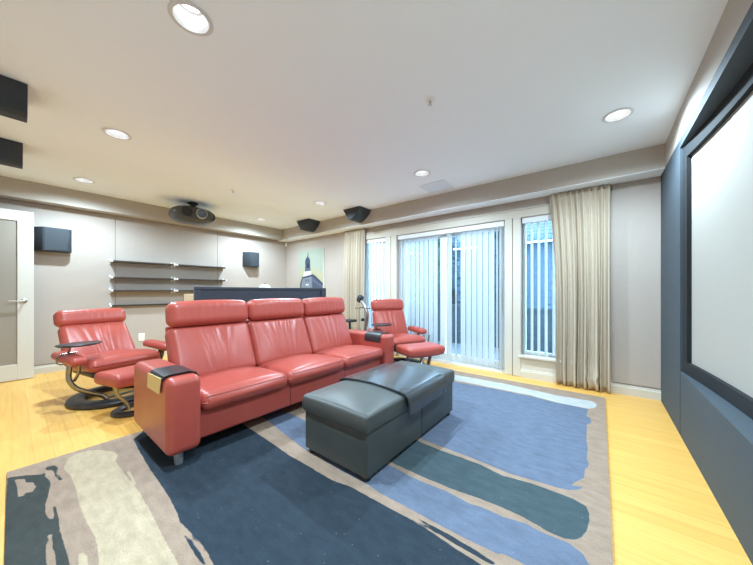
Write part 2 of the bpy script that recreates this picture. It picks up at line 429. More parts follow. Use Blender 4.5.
struct('door_handle', bm, 'steel', smooth=True, parent=d1)

# ------------------------------------------------------------------ outside
bm = nb(); box(bm, -9, 5, YO, 12, -.25, -.05); struct('terrace', bm, 'deck', 'paved terrace outside')
t = thing('neighbour_house', 'blue-grey house with a shingled roof seen through the window blinds', 'house', (0, 9, -.05))
bm = nb(); box(bm, -5.0, 4.5, 8.0, 11, -.05, 2.25)
for k in range(13): box(bm, -5.0, 4.5, 7.985, 8.0, .05+k*.17, .05+k*.17+.012)
obj('wall', bm, 'siding', t, world=True)
bm = nb(); prism(bm, [(7.7, 2.28), (11.2, 4.4), (11.2, 4.5), (7.7, 2.38)], -5.3, 4.8, 'x')
for k in range(18):
    yy = 7.7+k*.19; zz = 2.38+(yy-7.7)*.606
    prism(bm, [(yy, zz), (yy+.19, zz+.10), (yy+.19, zz+.125), (yy, zz+.02)], -5.3, 4.8, 'x')
obj('roof', bm, 'shingle', t, world=True)
bm = nb(); box(bm, -5.3, 4.8, 7.6, 7.72, 2.24, 2.36, .02); obj('gutter', bm, 'siding', t, world=True)
w = nb(); box(w, -2.2, -1.45, 7.96, 7.99, .9, 1.9); w = obj('window', w, 'white', t, world=True)
bm = nb(); box(bm, -2.14, -1.51, 7.95, 7.955, .96, 1.84); o = obj('pane', bm, 'lensglass', t, world=True); o.parent = w; o.location = t.location*0
t = thing('terrace_fence', 'dark slatted fence on the terrace seen low through the right window', 'fence', (-2, 5.5, -.05))
bm = nb()
for k in range(6): box(bm, -4.5, 2.5, 5.48, 5.51, .0+k*.122, .0+k*.122+.116)
obj('slat_panel', bm, 'fence', t, world=True)
bm = nb(); box(bm, -4.5, 2.5, 5.46, 5.53, .735, .765); obj('rail', bm, 'fence', t, world=True)
for x in (-4.4, -2.9, -1.4, .1, 1.6):
    bm = nb(); box(bm, x, x+.09, 5.51, 5.58, -.05, .74); obj('post', bm, 'fence', t, world=True)
def tree(x, y, h, r, label):
    t = thing('evergreen_tree', label, 'tree', (x, y, -.05), 0, 'evergreens outside the sliding door')
    bm = nb(); tube(bm, [(0, 0, 0), (.02, 0, h*.5), (0, 0, h*.92)], lambda q: .09*(1-q)+.015, seg=10); obj('trunk', bm, 'bark', t, True)
    bm = nb()
    lathe(bm, [(r*.8*(1-(q/12)**1.6)+.01, .2+(h-.25)*q/12) for q in range(13)], seg=14)
    for i in range(2600):
        z = .15+random.random()**1.1*(h-.15); rr = r*(1-(z/h)**1.6)*(.45+.6*random.random())+.03; a = random.random()*2*PI
        p = Vector((rr*math.cos(a), rr*math.sin(a), z)); d = Vector((math.cos(a), math.sin(a), -.3+random.random()*.9)).normalized()
        s = d.cross(Vector((random.random()-.5, random.random()-.5, 1))).normalized()*.035; l = d*(.10+.06*random.random())
        bm.faces.new([bm.verts.new(p+s*.4), bm.verts.new(p+s+l*.5), bm.verts.new(p+l), bm.verts.new(p-s+l*.5), bm.verts.new(p-s*.4)])
    obj('foliage', bm, 'leaf', t)
tree(-3.25, 6.6, 4.2, .6, 'dark evergreen seen through the gap in the patio door blinds, nearer the middle stile')
tree(-1.85, 6.7, 4.2, .42, 'dark evergreen half hidden by the right group of patio door blind slats')

# ------------------------------------------------------------------ vertical blinds
def slat_bm(w, z0, z1):
    bm = nb(); n = 8
    pr = [((-w/2+w*k/n), .011*(1-(2*k/n-1)**2)) for k in range(n+1)]
    top = [bm.verts.new((x, y, z1)) for x, y in pr]; bot = [bm.verts.new((x, y, z0)) for x, y in pr]
    for k in range(n): bm.faces.new((bot[k], bot[k+1], top[k+1], top[k]))
    return bm
def blind(label, a, b, z0, slats, head=True):
    t = thing('vertical_blind', label, 'blind', ((a+b)/2, 3.872, 1.94), 0)
    bm = nb(); box(bm, a, b, 3.846, 3.898, 1.873, 1.939, .004, 1); obj('headrail', bm, 'windowframe', t, world=True)
    base = None
    for x, ang in slats:
        if base is None:
            s = obj('slat', slat_bm(.089, z0-1.94, 1.876-1.94), 'slat', t, smooth=True); base = s
        else:
            s = base.copy(); C.objects.link(s); s.parent = t
        s.location = (x-(a+b)/2, 0, 0); s.rotation_euler = (0, 0, math.radians(ang))
    return t
S = [(-2.535+.077*k, -21) for k in range(9)] + [(-1.70, 62), (-1.60, 100)] + [(-1.50+.0765*k, -24) for k in range(6)] + [(-1.045, 112), (-1.0, 108)]
blind('long white vertical blind across the sliding patio door, parted near its middle', -2.575, -.955, .05, S)
blind('closed white vertical blind in the narrow window beside the left curtain', -3.295, -2.81, .30, [(-3.25+.077*k, -16) for k in range(6)])
blind('opened white vertical blind in the narrow window beside the right curtain', -.75, -.225, .295,
      [(-.712, 105)]+[(x, 118) for x in (-.645, -.572, -.498, -.42, -.34, -.262)])

# ------------------------------------------------------------------ curtains
def curtain(label, x0t, x1t, x0b, x1b, yc, z0, z1, n, ph, waist=0, knot=None):
    bm = nb(); NX, NZ = n*14, 40
    rows = []
    for j in range(NZ+1):
        q = j/NZ; z = z1+(z0-z1)*q; row = []
        for i in range(NX+1):
            u = i/NX
            xa = x0t+(x0b-x0t)*q + waist*math.sin(PI*min(1, q*1.1)); xb = x1t+(x1b-x1t)*q
            wob = .35*math.sin(u*9+q*2.2+ph)
            a = 2*PI*n*u+wob*(.4+q)+ph
            amp = (.027+.016*q)*(.75+.25*math.sin(3.1*u*n*.5+ph*2))
            x = xa+(xb-xa)*u + .012*math.sin(a*.5+1+q)*q
            y = yc+amp*math.sin(a)+.006*math.sin(2*a+q*3)
            if j < 2: y = yc+(y-yc)*.7
            if knot:
                dd = ((x-knot[0])/.05)**2+((z-knot[1])/.09)**2
                y -= .04*math.exp(-dd); x += .018*math.exp(-dd)*math.sin(z*40)
            row.append(bm.verts.new((x, y, z)))
        rows.append(row)
    for j in range(NZ):
        for i in range(NX): bm.faces.new((rows[j][i], rows[j+1][i], rows[j+1][i+1], rows[j][i+1]))
    cx = (x0t+x1t)/2
    bmesh.ops.translate(bm, vec=(-cx, -yc, 0), verts=bm.verts[:])
    o = obj('curtain', bm, 'curtain', None, smooth='all'); o.location = (cx, yc, 0)
    md = o.modifiers.new('thick', 'SOLIDIFY'); md.thickness = .003
    return tag(o, label, 'curtain')
curtain('wide beige floor-length curtain beside the right window, bunched near its hem', -.455, .088, -.395, .078, 3.765, .012, 2.142, 10, .4, .03, (-.06, .12))
curtain('narrow beige floor-length curtain at the left end of the windows', -3.70, -3.22, -3.70, -3.26, 3.765, .012, 2.142, 8, 1.7, -.02)
# ------------------------------------------------------------------ rug
def sdist(P, poly):
    poly = np.array(poly); n = len(poly)
    d = np.full(len(P), 1e9); ins = np.zeros(len(P), bool)
    for i in range(n):
        a = poly[i]; b = poly[(i+1) % n]; e = b-a; w = P-a
        t = np.clip((w@e)/max(e@e, 1e-12), 0, 1)
        q = w-t[:, None]*e; d = np.minimum(d, (q**2).sum(1))
        c1 = (a[1] > P[:, 1]) != (b[1] > P[:, 1])
        xx = a[0]+(P[:, 1]-a[1])*e[0]/(e[1] if abs(e[1]) > 1e-12 else 1e-12)
        ins ^= c1 & (P[:, 0] < xx)
    d = np.sqrt(d); return np.where(ins, d, -d)
RX0, RX1, RY0, RY1, RT = -2.672, .04, -.018, 3.55, .012
def build_rug():
    st = .013
    nx = int((RX1-RX0)/st); ny = int((RY1-RY0)/st)
    X = np.linspace(RX0, RX1, nx+1); Y = np.linspace(RY0, RY1, ny+1)
    P = np.array([(x, y) for y in Y for x in X])
    verts = [(x, y, RT) for x, y in P]; faces = []
    for j in range(ny):
        for i in range(nx):
            k = j*(nx+1)+i; faces.append((k, k+1, k+nx+2, k+nx+1))
    top = len(verts)
    ring = [j for j in range(nx+1)] + [(j+1)*(nx+1)-1 for j in range(1, ny+1)] + [ny*(nx+1)+i for i in range(nx-1, -1, -1)] + [j*(nx+1) for j in range(ny-1, 0, -1)]
    for k in ring: verts.append((verts[k][0], verts[k][1], .0005))
    m = len(ring)
    for i in range(m): faces.append((ring[i], top+i, top+(i+1) % m, ring[(i+1) % m]))
    me = bpy.data.meshes.new('rug'); me.from_pydata(verts, [], faces); me.update()
    pad = lambda a: np.concatenate([a, np.full(m, -1.)])
    lay = {}
    for k in ('dark', 'cream', 'navy', 'blue', 'teal', 'pale'):
        s = np.full(len(P), -1.)
        for poly in RUG[k]: s = np.maximum(s, sdist(P, poly))
        if k+'_cut' in RUG:
            for poly in RUG[k+'_cut']: s = np.minimum(s, -sdist(P, poly))
        at = me.attributes.new('rug_'+k, 'FLOAT', 'POINT'); at.data.foreach_set('value', pad(s).astype(np.float32))
    mt = bpy.data.materials.new('hand_tufted_wool'); mt.use_nodes = True
    nt = mt.node_tree; b = nt.nodes['Principled BSDF']; N = nt.nodes.new; Lk = nt.links.new
    b.inputs['Roughness'].default_value = .95; b.inputs['Specular IOR Level'].default_value = .15
    tc = N('ShaderNodeTexCoord')
    n1 = N('ShaderNodeTexNoise'); n1.inputs['Scale'].default_value = 28; n1.inputs['Detail'].default_value = 4; Lk(tc.outputs['Object'], n1.inputs['Vector'])
    ctr = N('ShaderNodeMath'); ctr.operation = 'MULTIPLY_ADD'; ctr.inputs[1].default_value = .009; ctr.inputs[2].default_value = -.0045; Lk(n1.outputs['Fac'], ctr.inputs[0])
    mp = N('ShaderNodeMapping'); mp.inputs['Scale'].default_value = (4, 9, 1); Lk(tc.outputs['Object'], mp.inputs['Vector'])
    n2 = N('ShaderNodeTexNoise'); n2.inputs['Scale'].default_value = 3; n2.inputs['Detail'].default_value = 6; Lk(mp.outputs['Vector'], n2.inputs['Vector'])
    n3 = N('ShaderNodeTexNoise'); n3.inputs['Scale'].default_value = 170; n3.inputs['Detail'].default_value = 2; Lk(tc.outputs['Object'], n3.inputs['Vector'])
    cur = None
    base = N('ShaderNodeRGB'); base.outputs[0].default_value = lin(158, 138, 121); cur = base.outputs[0]
    for k, col in (('dark', (66, 70, 68)), ('cream', (184, 168, 142)), ('navy', (48, 59, 69)), ('blue', (104, 116, 136)), ('teal', (70, 86, 92)), ('pale', (182, 186, 186))):
        at = N('ShaderNodeAttribute'); at.attribute_name = 'rug_'+k
        ad = N('ShaderNodeMath'); Lk(at.outputs['Fac'], ad.inputs[0]); Lk(ctr.outputs[0], ad.inputs[1])
        r = N('ShaderNodeMapRange'); r.inputs['From Min'].default_value = -.0015; r.inputs['From Max'].default_value = .0015; Lk(ad.outputs[0], r.inputs['Value'])
        mx = N('ShaderNodeMix'); mx.data_type = 'RGBA'; Lk(r.outputs['Result'], mx.inputs['Factor']); Lk(cur, mx.inputs['A']); mx.inputs['B'].default_value = lin(*col)
        cur = mx.outputs['Result']
    for nn, lo, hi in ((n2, .84, 1.16), (n3, .86, 1.14)):
        r = N('ShaderNodeMapRange'); r.inputs['From Min'].default_value = .25; r.inputs['From Max'].default_value = .75
        r.inputs['To Min'].default_value = lo; r.inputs['To Max'].default_value = hi; Lk(nn.outputs['Fac'], r.inputs['Value'])
        mu = N('ShaderNodeMix'); mu.data_type = 'RGBA'; mu.blend_type = 'MULTIPLY'; mu.inputs['Factor'].default_value = 1
        Lk(cur, mu.inputs['A']); Lk(r.outputs['Result'], mu.inputs['B']); cur = mu.outputs['Result']
    # scattered pale lint
    vo = N('ShaderNodeTexVoronoi'); vo.inputs['Scale'].default_value = 34; Lk(tc.outputs['Object'], vo.inputs['Vector'])
    r = N('ShaderNodeMapRange'); r.inputs['From Min'].default_value = .10; r.inputs['From Max'].default_value = .04; Lk(vo.outputs['Distance'], r.inputs['Value'])
    sep = N('ShaderNodeSeparateColor'); Lk(vo.outputs['Color'], sep.inputs[0])
    gt = N('ShaderNodeMath'); gt.operation = 'GREATER_THAN'; gt.inputs[1].default_value = .72; Lk(sep.outputs[0], gt.inputs[0])
    mm = N('ShaderNodeMath'); mm.operation = 'MULTIPLY'; Lk(r.outputs['Result'], mm.inputs[0]); Lk(gt.outputs[0], mm.inputs[1])
    m2 = N('ShaderNodeMath'); m2.operation = 'MULTIPLY'; m2.inputs[1].default_value = .4; Lk(mm.outputs[0], m2.inputs[0])
    mx = N('ShaderNodeMix'); mx.data_type = 'RGBA'; Lk(m2.outputs[0], mx.inputs['Factor']); Lk(cur, mx.inputs['A']); mx.inputs['B'].default_value = lin(170, 176, 180); cur = mx.outputs['Result']
    Lk(cur, b.inputs['Base Color'])
    bp = N('ShaderNodeBump'); bp.inputs['Strength'].default_value = .5; bp.inputs['Distance'].default_value = .005
    Lk(n3.outputs['Fac'], bp.inputs['Height']); Lk(bp.outputs['Normal'], b.inputs['Normal'])
    me.materials.append(mt)
    o = bpy.data.objects.new('rug', me); C.objects.link(o)
    tag(o, 'large wool rug of navy, blue, teal and cream brush strokes on a taupe ground', 'rug')
build_rug()

# ------------------------------------------------------------------ red sofa
T = Matrix.Translation
def RY(a): return Matrix.Rotation(a, 4, 'Y')
def RX_(a): return Matrix.Rotation(a, 4, 'X')
def RZ(a): return Matrix.Rotation(a, 4, 'Z')

def wrinkled(amp, seed, spread=.16, zc=-.2, zr=1.3):
    def fn(p, h):
        x, y, z = p
        if x > 0:                                            # front of the cushion
            yy = y/h[1]; zz = z/h[2]
            x += .022*(1-yy*yy)*(1-zz*zz)
            fan = y*(1-.35*zz)
            w = math.exp(-(fan/spread)**2)*math.exp(-((zz-zc)/zr)**4)
            f = math.sin(fan*95+seed+1.2*math.sin(zz*2+seed))+.5*math.sin(fan*170+seed*2+zz)
            x += amp*w*f*max(0, 1-yy*yy)*max(0, 1-zz**4)
        return (x, y, z)
    return fn

sofa = thing('sofa', 'red leather three-seat sofa standing on the rug', 'sofa', (-2.3, 1.665, RT))
SY = (.722, 1.352, 1.982, 2.612)
bm = nb(); rbox(bm, (.3075, .945, .098), .02, (4, 12, 3), T((-2.2925, 1.667, .208)))
obj('base', bm, 'red', sofa, True, True)
for y in (1.40, 2.02):
    bm = nb(); box(bm, -1.9865, -1.983, y-.0015, y+.0015, .112, .30); obj('seam', bm, 'padblack', sofa, False, True)
for yc in (.6275, 2.71):
    def fn(p, h):
        x, y, z = p
        y *= 1+.05*(1-(z/h[2])**2)*(1-(x/h[0])**2)
        z += .006*(1-(x/h[0])**2)*(z > 0)
        return x, y, z
    bm = nb(); rbox(bm, (.37, .091, .2225), .042, (8, 5, 8), T((-2.28, yc, .3175)), fn)
    obj('arm', bm, 'red', sofa, 'all', True)
for i in range(3):
    yc = (SY[i]+SY[i+1])/2
    def fn(p, h):
        x, y, z = p
        c = (1-(x/h[0])**2)*(1-(y/h[1])**2)
        if z > 0: z += .03*c
        if x > 0: x += .02*(1-(y/h[1])**2)*(1-abs(z/h[2]))
        z -= .012*(y/h[1])**4*(z > 0)
        z += .0025*math.sin(y*40+i)*math.exp(-((x+.25)/.12)**2)*(z > 0)
        return x, y, z
    bm = nb(); rbox(bm, (.29, .3135, .062), .05, (12, 14, 3), T((-2.215, yc, .338)) @ RY(math.radians(-2.5)), fn)
    s = obj('seat_cushion', bm, 'red', sofa, 'all', True)
    bm = nb(); y0, y1 = SY[i]+.03, SY[i+1]-.03
    tube(bm, [(-1.925+.0025-.018*((2*(y0+(y1-y0)*k/10)-y0-y1)/(y1-y0))**2*.5, y0+(y1-y0)*k/10, .388) for k in range(11)], .003, seg=6)
    o = obj('piping', bm, 'red', sofa, True, True); o.parent = s
    a = math.radians(23.5)
    bm = nb(); rbox(bm, (.075, .3135, .222), .05, (3, 44, 26), T((-2.536, yc, .55)) @ RY(-a), wrinkled((.0035, .0065, .006)[i], i*1.7, (.12, .15, .14)[i], -.15))
    obj('backrest', bm, 'red', sofa, 'all', True)
    def fn(p, h):
        x, y, z = p
        yy = y/h[1]
        x += .012*(1-yy*yy)*(x > 0)
        z += .012*(1-yy*yy)*(z > 0)
        x += .0028*math.exp(-(y/.14)**2)*math.sin(y*110+i*2)*(x > 0)*max(0, 1-(z/h[2])**4)
        return x, y, z
    bm = nb(); rbox(bm, (.072, .3145, .098), .06, (3, 40, 6), T((-2.598, yc, .862)) @ RY(math.radians(-8)), fn)
    obj('headrest', bm, 'red', sofa, 'all', True)
bm = nb(); rbox(bm, (.03, .90, .27), .025, (2, 8, 6), T((-2.715, 1.667, .50)) @ RY(math.radians(-14)))
obj('back_panel', bm, 'red', sofa, True, True)
for x in (-1.995, -2.56):
    for y in (.618, 2.715):
        bm = nb(); lathe(bm, [(.001, RT), (.020, RT), (.022, RT+.004), (.027, .11), (.001, .11)], (x, y, 0), 20); o = obj('leg', bm, 'chrome', sofa, True, True)

def pad(name, label, ya, yb, inner, drop_in, flap):
    t = thing(name, label, 'armrest tray', (-2.108, (ya+yb)/2, .547))
    z = .5475
    y_out = ya if inner > 0 else yb; y_in = yb if inner > 0 else ya
    s = inner
    P0 = [(y_out-s*.004, z-.02), (y_out+s*.010, z-.001), (y_out+s*.04, z+.004), (y_in-s*.045, z+.004), (y_in-s*.012, z-.008), (y_in+s*.004, z-.035), (y_in+s*.006, z-drop_in)]
    P = [Vector((0, y, q)) for y, q in P0]; bm = nb(); rows = []
    for i, p in enumerate(P):
        tdir = (P[min(i+1, len(P)-1)]-P[max(i-1, 0)]).normalized(); nrm = Vector((0, -tdir.z, tdir.y))
        if s < 0: nrm = -nrm
        rows.append([bm.verts.new((x, q.y, q.z)) for q in (p, p+nrm*.006) for x in (-2.225, -1.99)])
    for A, B in zip(rows, rows[1:]):
        for i, j in ((0, 1), (1, 3), (3, 2), (2, 0)): bm.faces.new((A[i], A[j], B[j], B[i]))
    bm.faces.new([rows[0][i] for i in (0, 1, 3, 2)]); bm.faces.new([rows[-1][i] for i in (0, 2, 3, 1)])
    bmesh.ops.recalc_face_normals(bm, faces=bm.faces[:])
    obj('pad', bm, 'padblack', t, True, True)
    if flap:
        bm = nb()
        yq = y_out-s*.012
        poly = [(-2.222, .538), (-1.975, .548), (-2.008, .452), (-2.238, .446)]
        prism(bm, [(x, z_) for x, z_ in poly], yq-.002, yq+.002, 'y')
        o = obj('flap', bm, 'padtan', t, False, True); o['label'] = 'tan suede flap'
pad('armrest_tray', 'black pad with a tan hanging flap lying over the near arm of the red sofa', .536, .719, 1, .03, True)
pad('armrest_tray', 'black pad draped over the far arm of the red sofa', 2.619, 2.801, -1, .095, False)

# ------------------------------------------------------------------ charcoal ottoman with its tray
ott = thing('ottoman', 'long charcoal leather storage ottoman on the rug before the sofa', 'ottoman', (-1.238, 1.73, RT))
OX0, OX1, OY0, OY1, OM = -1.50, -.977, 1.165, 2.295, 1.76
for a, b in ((OY0, OM-.001), (OM+.001, OY1)):
    bm = nb(); rbox(bm, ((OX1-OX0)/2, (b-a)/2, .122), .012, (4, 6, 4), T(((OX0+OX1)/2, (a+b)/2, .162))); obj('body', bm, 'charcoal', ott, True, True)
for a, b in ((OY0-.012, OM), (OM, OY1+.012)):
    def fn(p, h):
        x, y, z = p
        c = (1-(x/h[0])**2)*(1-(y/h[1])**4)
        if z > 0: z += .024*c
        k = 1-(z/h[2])**2
        x *= 1+.02*k; 
        if abs(y) > h[1]*.5: y += .008*k*(1 if y > 0 else -1)
        return x, y, z
    bm = nb(); rbox(bm, ((OX1-OX0)/2+.008, (b-a)/2, .054), .020, (10, 12, 4), T(((OX0+OX1)/2, (a+b)/2, .331)), fn)
    cu = obj('cushion', bm, 'charcoal', ott, 'all', True)
    # stitched seam just under the top edge
    bm = nb(); x0, x1 = OX0-.005, OX1+.006; ya, yb = a+(.006 if a < OM-.1 else .03), b-(.006 if b > OM+.1 else .03)
    r_ = .03
    edge = [(x1, yb, .362), (x1, ya+r_, .362), (x1-r_*.3, ya+r_*.3, .362), (x1-r_, ya, .362), (x0+r_, ya, .362)] if a < OM-.1 else [(x1, ya, .362), (x1, yb-r_, .362), (x1-r_*.3, yb-r_*.3, .362), (x1-r_, yb, .362), (x0+r_, yb, .362)]
    tube(bm, edge, .0025, seg=6)
    o = obj('piping', bm, 'charcoal', ott, True, True); o.parent = cu
for x in (-1.46, -1.015):
    for y in (1.205, 2.25):
        bm = nb(); lathe(bm, [(.001, RT), (.026, RT), (.028, .05), (.001, .05)], (x, y, 0), 20); obj('foot', bm, 'darkplastic', ott, True, True)
prof = [(-.935, .277), (-.935, .335), (-.9385, .357), (-.948, .376), (-.965, .389), (-.99, .396), (-1.10, .407), (-1.24, .412), (-1.38, .407), (-1.50, .394), (-1.53, .383), (-1.543, .36), (-1.546, .33)]
bm = nb(); th = .011; rows = []
P = [Vector((x, 0, z)) for x, z in prof]
for i, p in enumerate(P):
    td = (P[min(i+1, len(P)-1)]-P[max(i-1, 0)]).normalized(); nr = Vector((td.z, 0, -td.x))
    rows.append([bm.verts.new((q.x, y, q.z)) for q in (p, p+nr*th) for y in (1.52, 2.055)])
for A, B in zip(rows, rows[1:]):
    for i, j in ((0, 1), (1, 3), (3, 2), (2, 0)): bm.faces.new((A[i], A[j], B[j], B[i]))
bm.faces.new([rows[0][i] for i in (0, 1, 3, 2)]); bm.faces.new([rows[-1][i] for i in (0, 2, 3, 1)])
bmesh.ops.recalc_face_normals(bm, faces=bm.faces[:])
tag(obj('ottoman_tray', bm, 'traywood', None, True), 'dark grey curved saddle tray lying across the charcoal ottoman', 'tray')

# ------------------------------------------------------------------ reclining chairs and footstools
def recliner(label, loc, rot, w, a_deg, tray_z, az, ax, ring, rx=0, al=.235, sl=.275):
    t = thing('recliner_chair', label, 'armchair', loc, rot, 'red recliners with footstools')
    a = math.radians(a_deg)
    bm = nb(); lathe(bm, [(.215, 0), (.315, 0), (.328, .012), (.325, .034), (.305, .05), (.235, .052), (.213, .034)], (rx, 0, 0), 48, ring, ring, closed=True)
    obj('base_ring', bm, 'blackwood', t, True)
    for s in (-1, 1):
        bm = nb()
        tube(bm, [(.03+ax, s*(w+.07), az-.035), (.025+ax, s*(w+.075), az-.08), (.01, s*(w+.075), .31), (.03, s*(w+.075), .25), (.055, s*(w+.04), .18), (.11, s*w*.85, .12), (.15, s*w*.62, .08), (.185, s*w*.55, .045)], .018, .032, 12, (1, 0, .3), smooth=4)
        obj('side_frame', bm, 'bronze', t, True)
        bm = nb(); tube(bm, [(.05, s*(w+.05), .25), (.12, s*(w+.045), .33), (.14, s*(w+.05), az-.03)], .011, .011, 10, smooth=4); obj('recline_lever', bm, 'bronze', t, True)
        def fn(p, h):
            x, y, z = p
            if z > 0: z += .008*(1-(x/h[0])**2)
            y *= 1-.15*(x < 0)*(x/h[0])**2
            return x, y, z
        bm = nb(); rbox(bm, (al, .058, .036), .034, (8, 4, 3), T((-.01+ax, s*(w+.07), az)) @ RY(math.radians(2)), fn)
        obj('arm', bm, 'red', t, 'all')
    bm = nb(); tube(bm, [(.17, -w*.6, .055), (.15, 0, .052), (.17, w*.6, .055)], .03, .010, 10, smooth=4); obj('crossbar', bm, 'bronze', t, True)
    bm = nb(); rbox(bm, (.22, w*.9, .03), .025, (4, 4, 2), T((-.05, 0, .285))); obj('seat_shell', bm, 'blackwood', t, True)
    def fn(p, h):
        x, y, z = p
        c = (1-(x/h[0])**2)*(1-(y/h[1])**2)
        if z > 0: z += .03*c
        if x > 0: z -= .015*(x/h[0])**4*(z > 0)
        return x, y, z
    bm = nb(); rbox(bm, (sl, w, .06), .05, (10, 10, 3), T((-.34+sl, 0, .352)) @ RY(math.radians(-4)), fn); obj('seat', bm, 'red', t, 'all')
    px, pz = -.27, .36; L_ = .41
    ux, uz = -math.sin(a), math.cos(a); nx, nz = math.cos(a), math.sin(a)
    def fnb(p, h):
        x, y, z = wrinkled(.005, 1.1, .12, 0)(p, h)
        y *= 1-.07*(1+z/h[2])*.5+.02
        return x, y, z
    cx, cz = px+ux*L_/2-nx*.05, pz+uz*L_/2-nz*.05
    bm = nb(); rbox(bm, (.06, w, L_/2+.02), .05, (3, 36, 22), T((cx, 0, cz)) @ RY(-a), fnb); obj('backrest', bm, 'red', t, 'all')
    a2 = a*.55; ux2, uz2, nx2, nz2 = -math.sin(a2), math.cos(a2), math.cos(a2), math.sin(a2)
    hx, hz = px+ux*L_-nx2*.045+ux2*.085, pz+uz*L_-nz2*.045+uz2*.085
    def fnh(p, h):
        x, y, z = p
        yy = y/h[1]
        x += .012*(1-yy*yy)*(x > 0)+.0028*math.exp(-(y/.13)**2)*math.sin(y*115)*(x > 0)*max(0, 1-(z/h[2])**4)
        return x, y, z
    bm = nb(); rbox(bm, (.068, w+.004, .088), .06, (3, 30, 6), T((hx, 0, hz)) @ RY(-a2), fnh); obj('headrest', bm, 'red', t, 'all')
    # swivel table clamped round one arm
    s = -1
    bm = nb(); tz = tray_z
    lathe(bm, [(.001, tz-.014), (.125, tz-.014), (.138, tz-.004), (.138, tz), (.132, tz+.005), (.001, tz+.003)], (.06+ax, s*(w+.02), 0), 40, .85, 1.1)
    tr = obj('swivel_tray', bm, 'blackwood', t, True)
    bm = nb()
    ya, yb = s*(w+.07)-.07, s*(w+.07)+.07; bx = -.02+ax
    tube(bm, [(bx, ya+.02, az+.043), (bx, ya, az+.028), (bx, ya, az-.032), (bx, ya+.02, az-.046), (bx, yb-.01, az-.046)], .006, seg=8, up=(1, 0, 0))
    tube(bm, [(bx, ya+.02, az+.043), (bx, yb-.01, az+.046)], .006, seg=8, up=(1, 0, 0))
    tube(bm, [(bx, s*(w+.07), az+.043), (.0+ax, s*(w+.06), tz-.012)], .010, seg=8, up=(1, 0, 0))
    o = obj('bracket', bm, 'bronze', tr, True)
    return t
def footstool(label, loc, rot, w, ztop):
    t = thing('footstool', label, 'footstool', loc, rot, 'red footstools of the recliners')
    dz = ztop-.38
    bm = nb(); lathe(bm, [(.12, 0), (.18, 0), (.19, .010), (.187, .026), (.17, .037), (.135, .038), (.119, .026)], (0, 0, 0), 40, .85, 1.05, closed=True); obj('base_ring', bm, 'blackwood', t, True)
    for s in (-1, 1):
        bm = nb(); tube(bm, [(.0, s*w*.62, .295+dz), (-.02, s*w*.66, .25+dz), (-.03, s*w*.58, .17), (.0, s*w*.42, .10), (.02, s*w*.36, .035)], .013, .028, 12, (1, 0, 0), smooth=4); obj('leg', bm, 'bronze', t, True)
    bm = nb(); tube(bm, [(.02, -w*.42, .05), (.02, w*.42, .05)], .02, .009, 8); obj('crossbar', bm, 'bronze', t, True)
    def fn(p, h):
        x, y, z = p
        if z > 0: z += .022*(1-(x/h[0])**2)*(1-(y/h[1])**2)
        z += .012*(y/h[1])**2
        return x, y, z
    bm = nb(); rbox(bm, (.17, w, .052), .040, (8, 12, 3), T((0, 0, .316+dz)), fn); obj('cushion', bm, 'red', t, 'all')
    return t
recliner('red recliner with an oval swivel tray, beside the white door and left wall', (-3.80, .66, 0), math.radians(12), .285, 35, .575, .445, 0, 1.12)
footstool('red footstool before the left recliner, partly hidden by the sofa arm', (-3.22, .70, 0), math.radians(16), .255, .375)
recliner('smaller red recliner turned towards the screen, in front of the glass door blinds', (-2.095, 3.285, RT), math.radians(-25), .265, 19, .585, .465, -.17, 1, -.06, .19, .25)
footstool('red footstool beyond the charcoal ottoman, near the glass door', (-1.67, 2.975, RT), math.radians(-25), .25, .40)
# ------------------------------------------------------------------ projection screen in the niche
scr = thing('projection_screen', 'big curved projection screen in a black frame on the navy wall', 'projector screen', (.5, 1.55, ZN0))
R0 = 12.0
def arcx(y): return XR+.012+math.sqrt(R0*R0-(y-1.55)**2)-math.sqrt(R0*R0-1.45**2)
def arc_strip(bm, ya, yb, za, zb, d0, d1, n=28):
    rows = []
    for i in range(n+1):
        y = ya+(yb-ya)*i/n; x = arcx(y)
        rows.append([bm.verts.new((x+d, y, z)) for d in (d0, d1) for z in (za, zb)])
    for A, B in zip(rows, rows[1:]):
        for i, j in ((0, 1), (1, 3), (3, 2), (2, 0)): bm.faces.new((A[i], A[j], B[j], B[i]))
    bm.faces.new([rows[0][i] for i in (0, 1, 3, 2)]); bm.faces.new([rows[-1][i] for i in (0, 2, 3, 1)])
    bmesh.ops.recalc_face_normals(bm, faces=bm.faces[:])
FW = .083
bm = nb(); arc_strip(bm, Y0+.005, YE-.005, ZN0+.002, ZN0+FW, 0, .05); obj('frame_rail', bm, 'velvet', scr, False, True)
bm = nb(); arc_strip(bm, Y0+.005, YE-.005, ZN1-FW-.012, ZN1-.002, 0, .05); obj('frame_rail', bm, 'velvet', scr, False, True)
bm = nb(); arc_strip(bm, YE-.078, YE-.005, ZN0+FW, ZN1-FW-.012, 0, .05, 3); obj('frame_stile', bm, 'velvet', scr, False, True)
bm = nb(); arc_strip(bm, Y0+.005, Y0+.078, ZN0+FW, ZN1-FW-.012, 0, .05, 3); obj('frame_stile', bm, 'velvet', scr, False, True)
bm = nb(); arc_strip(bm, Y0+.05, YE-.05, ZN0+.04, ZN1-.04, .024, .030, 40); obj('screen_surface', bm, 'screen', scr, True, True)

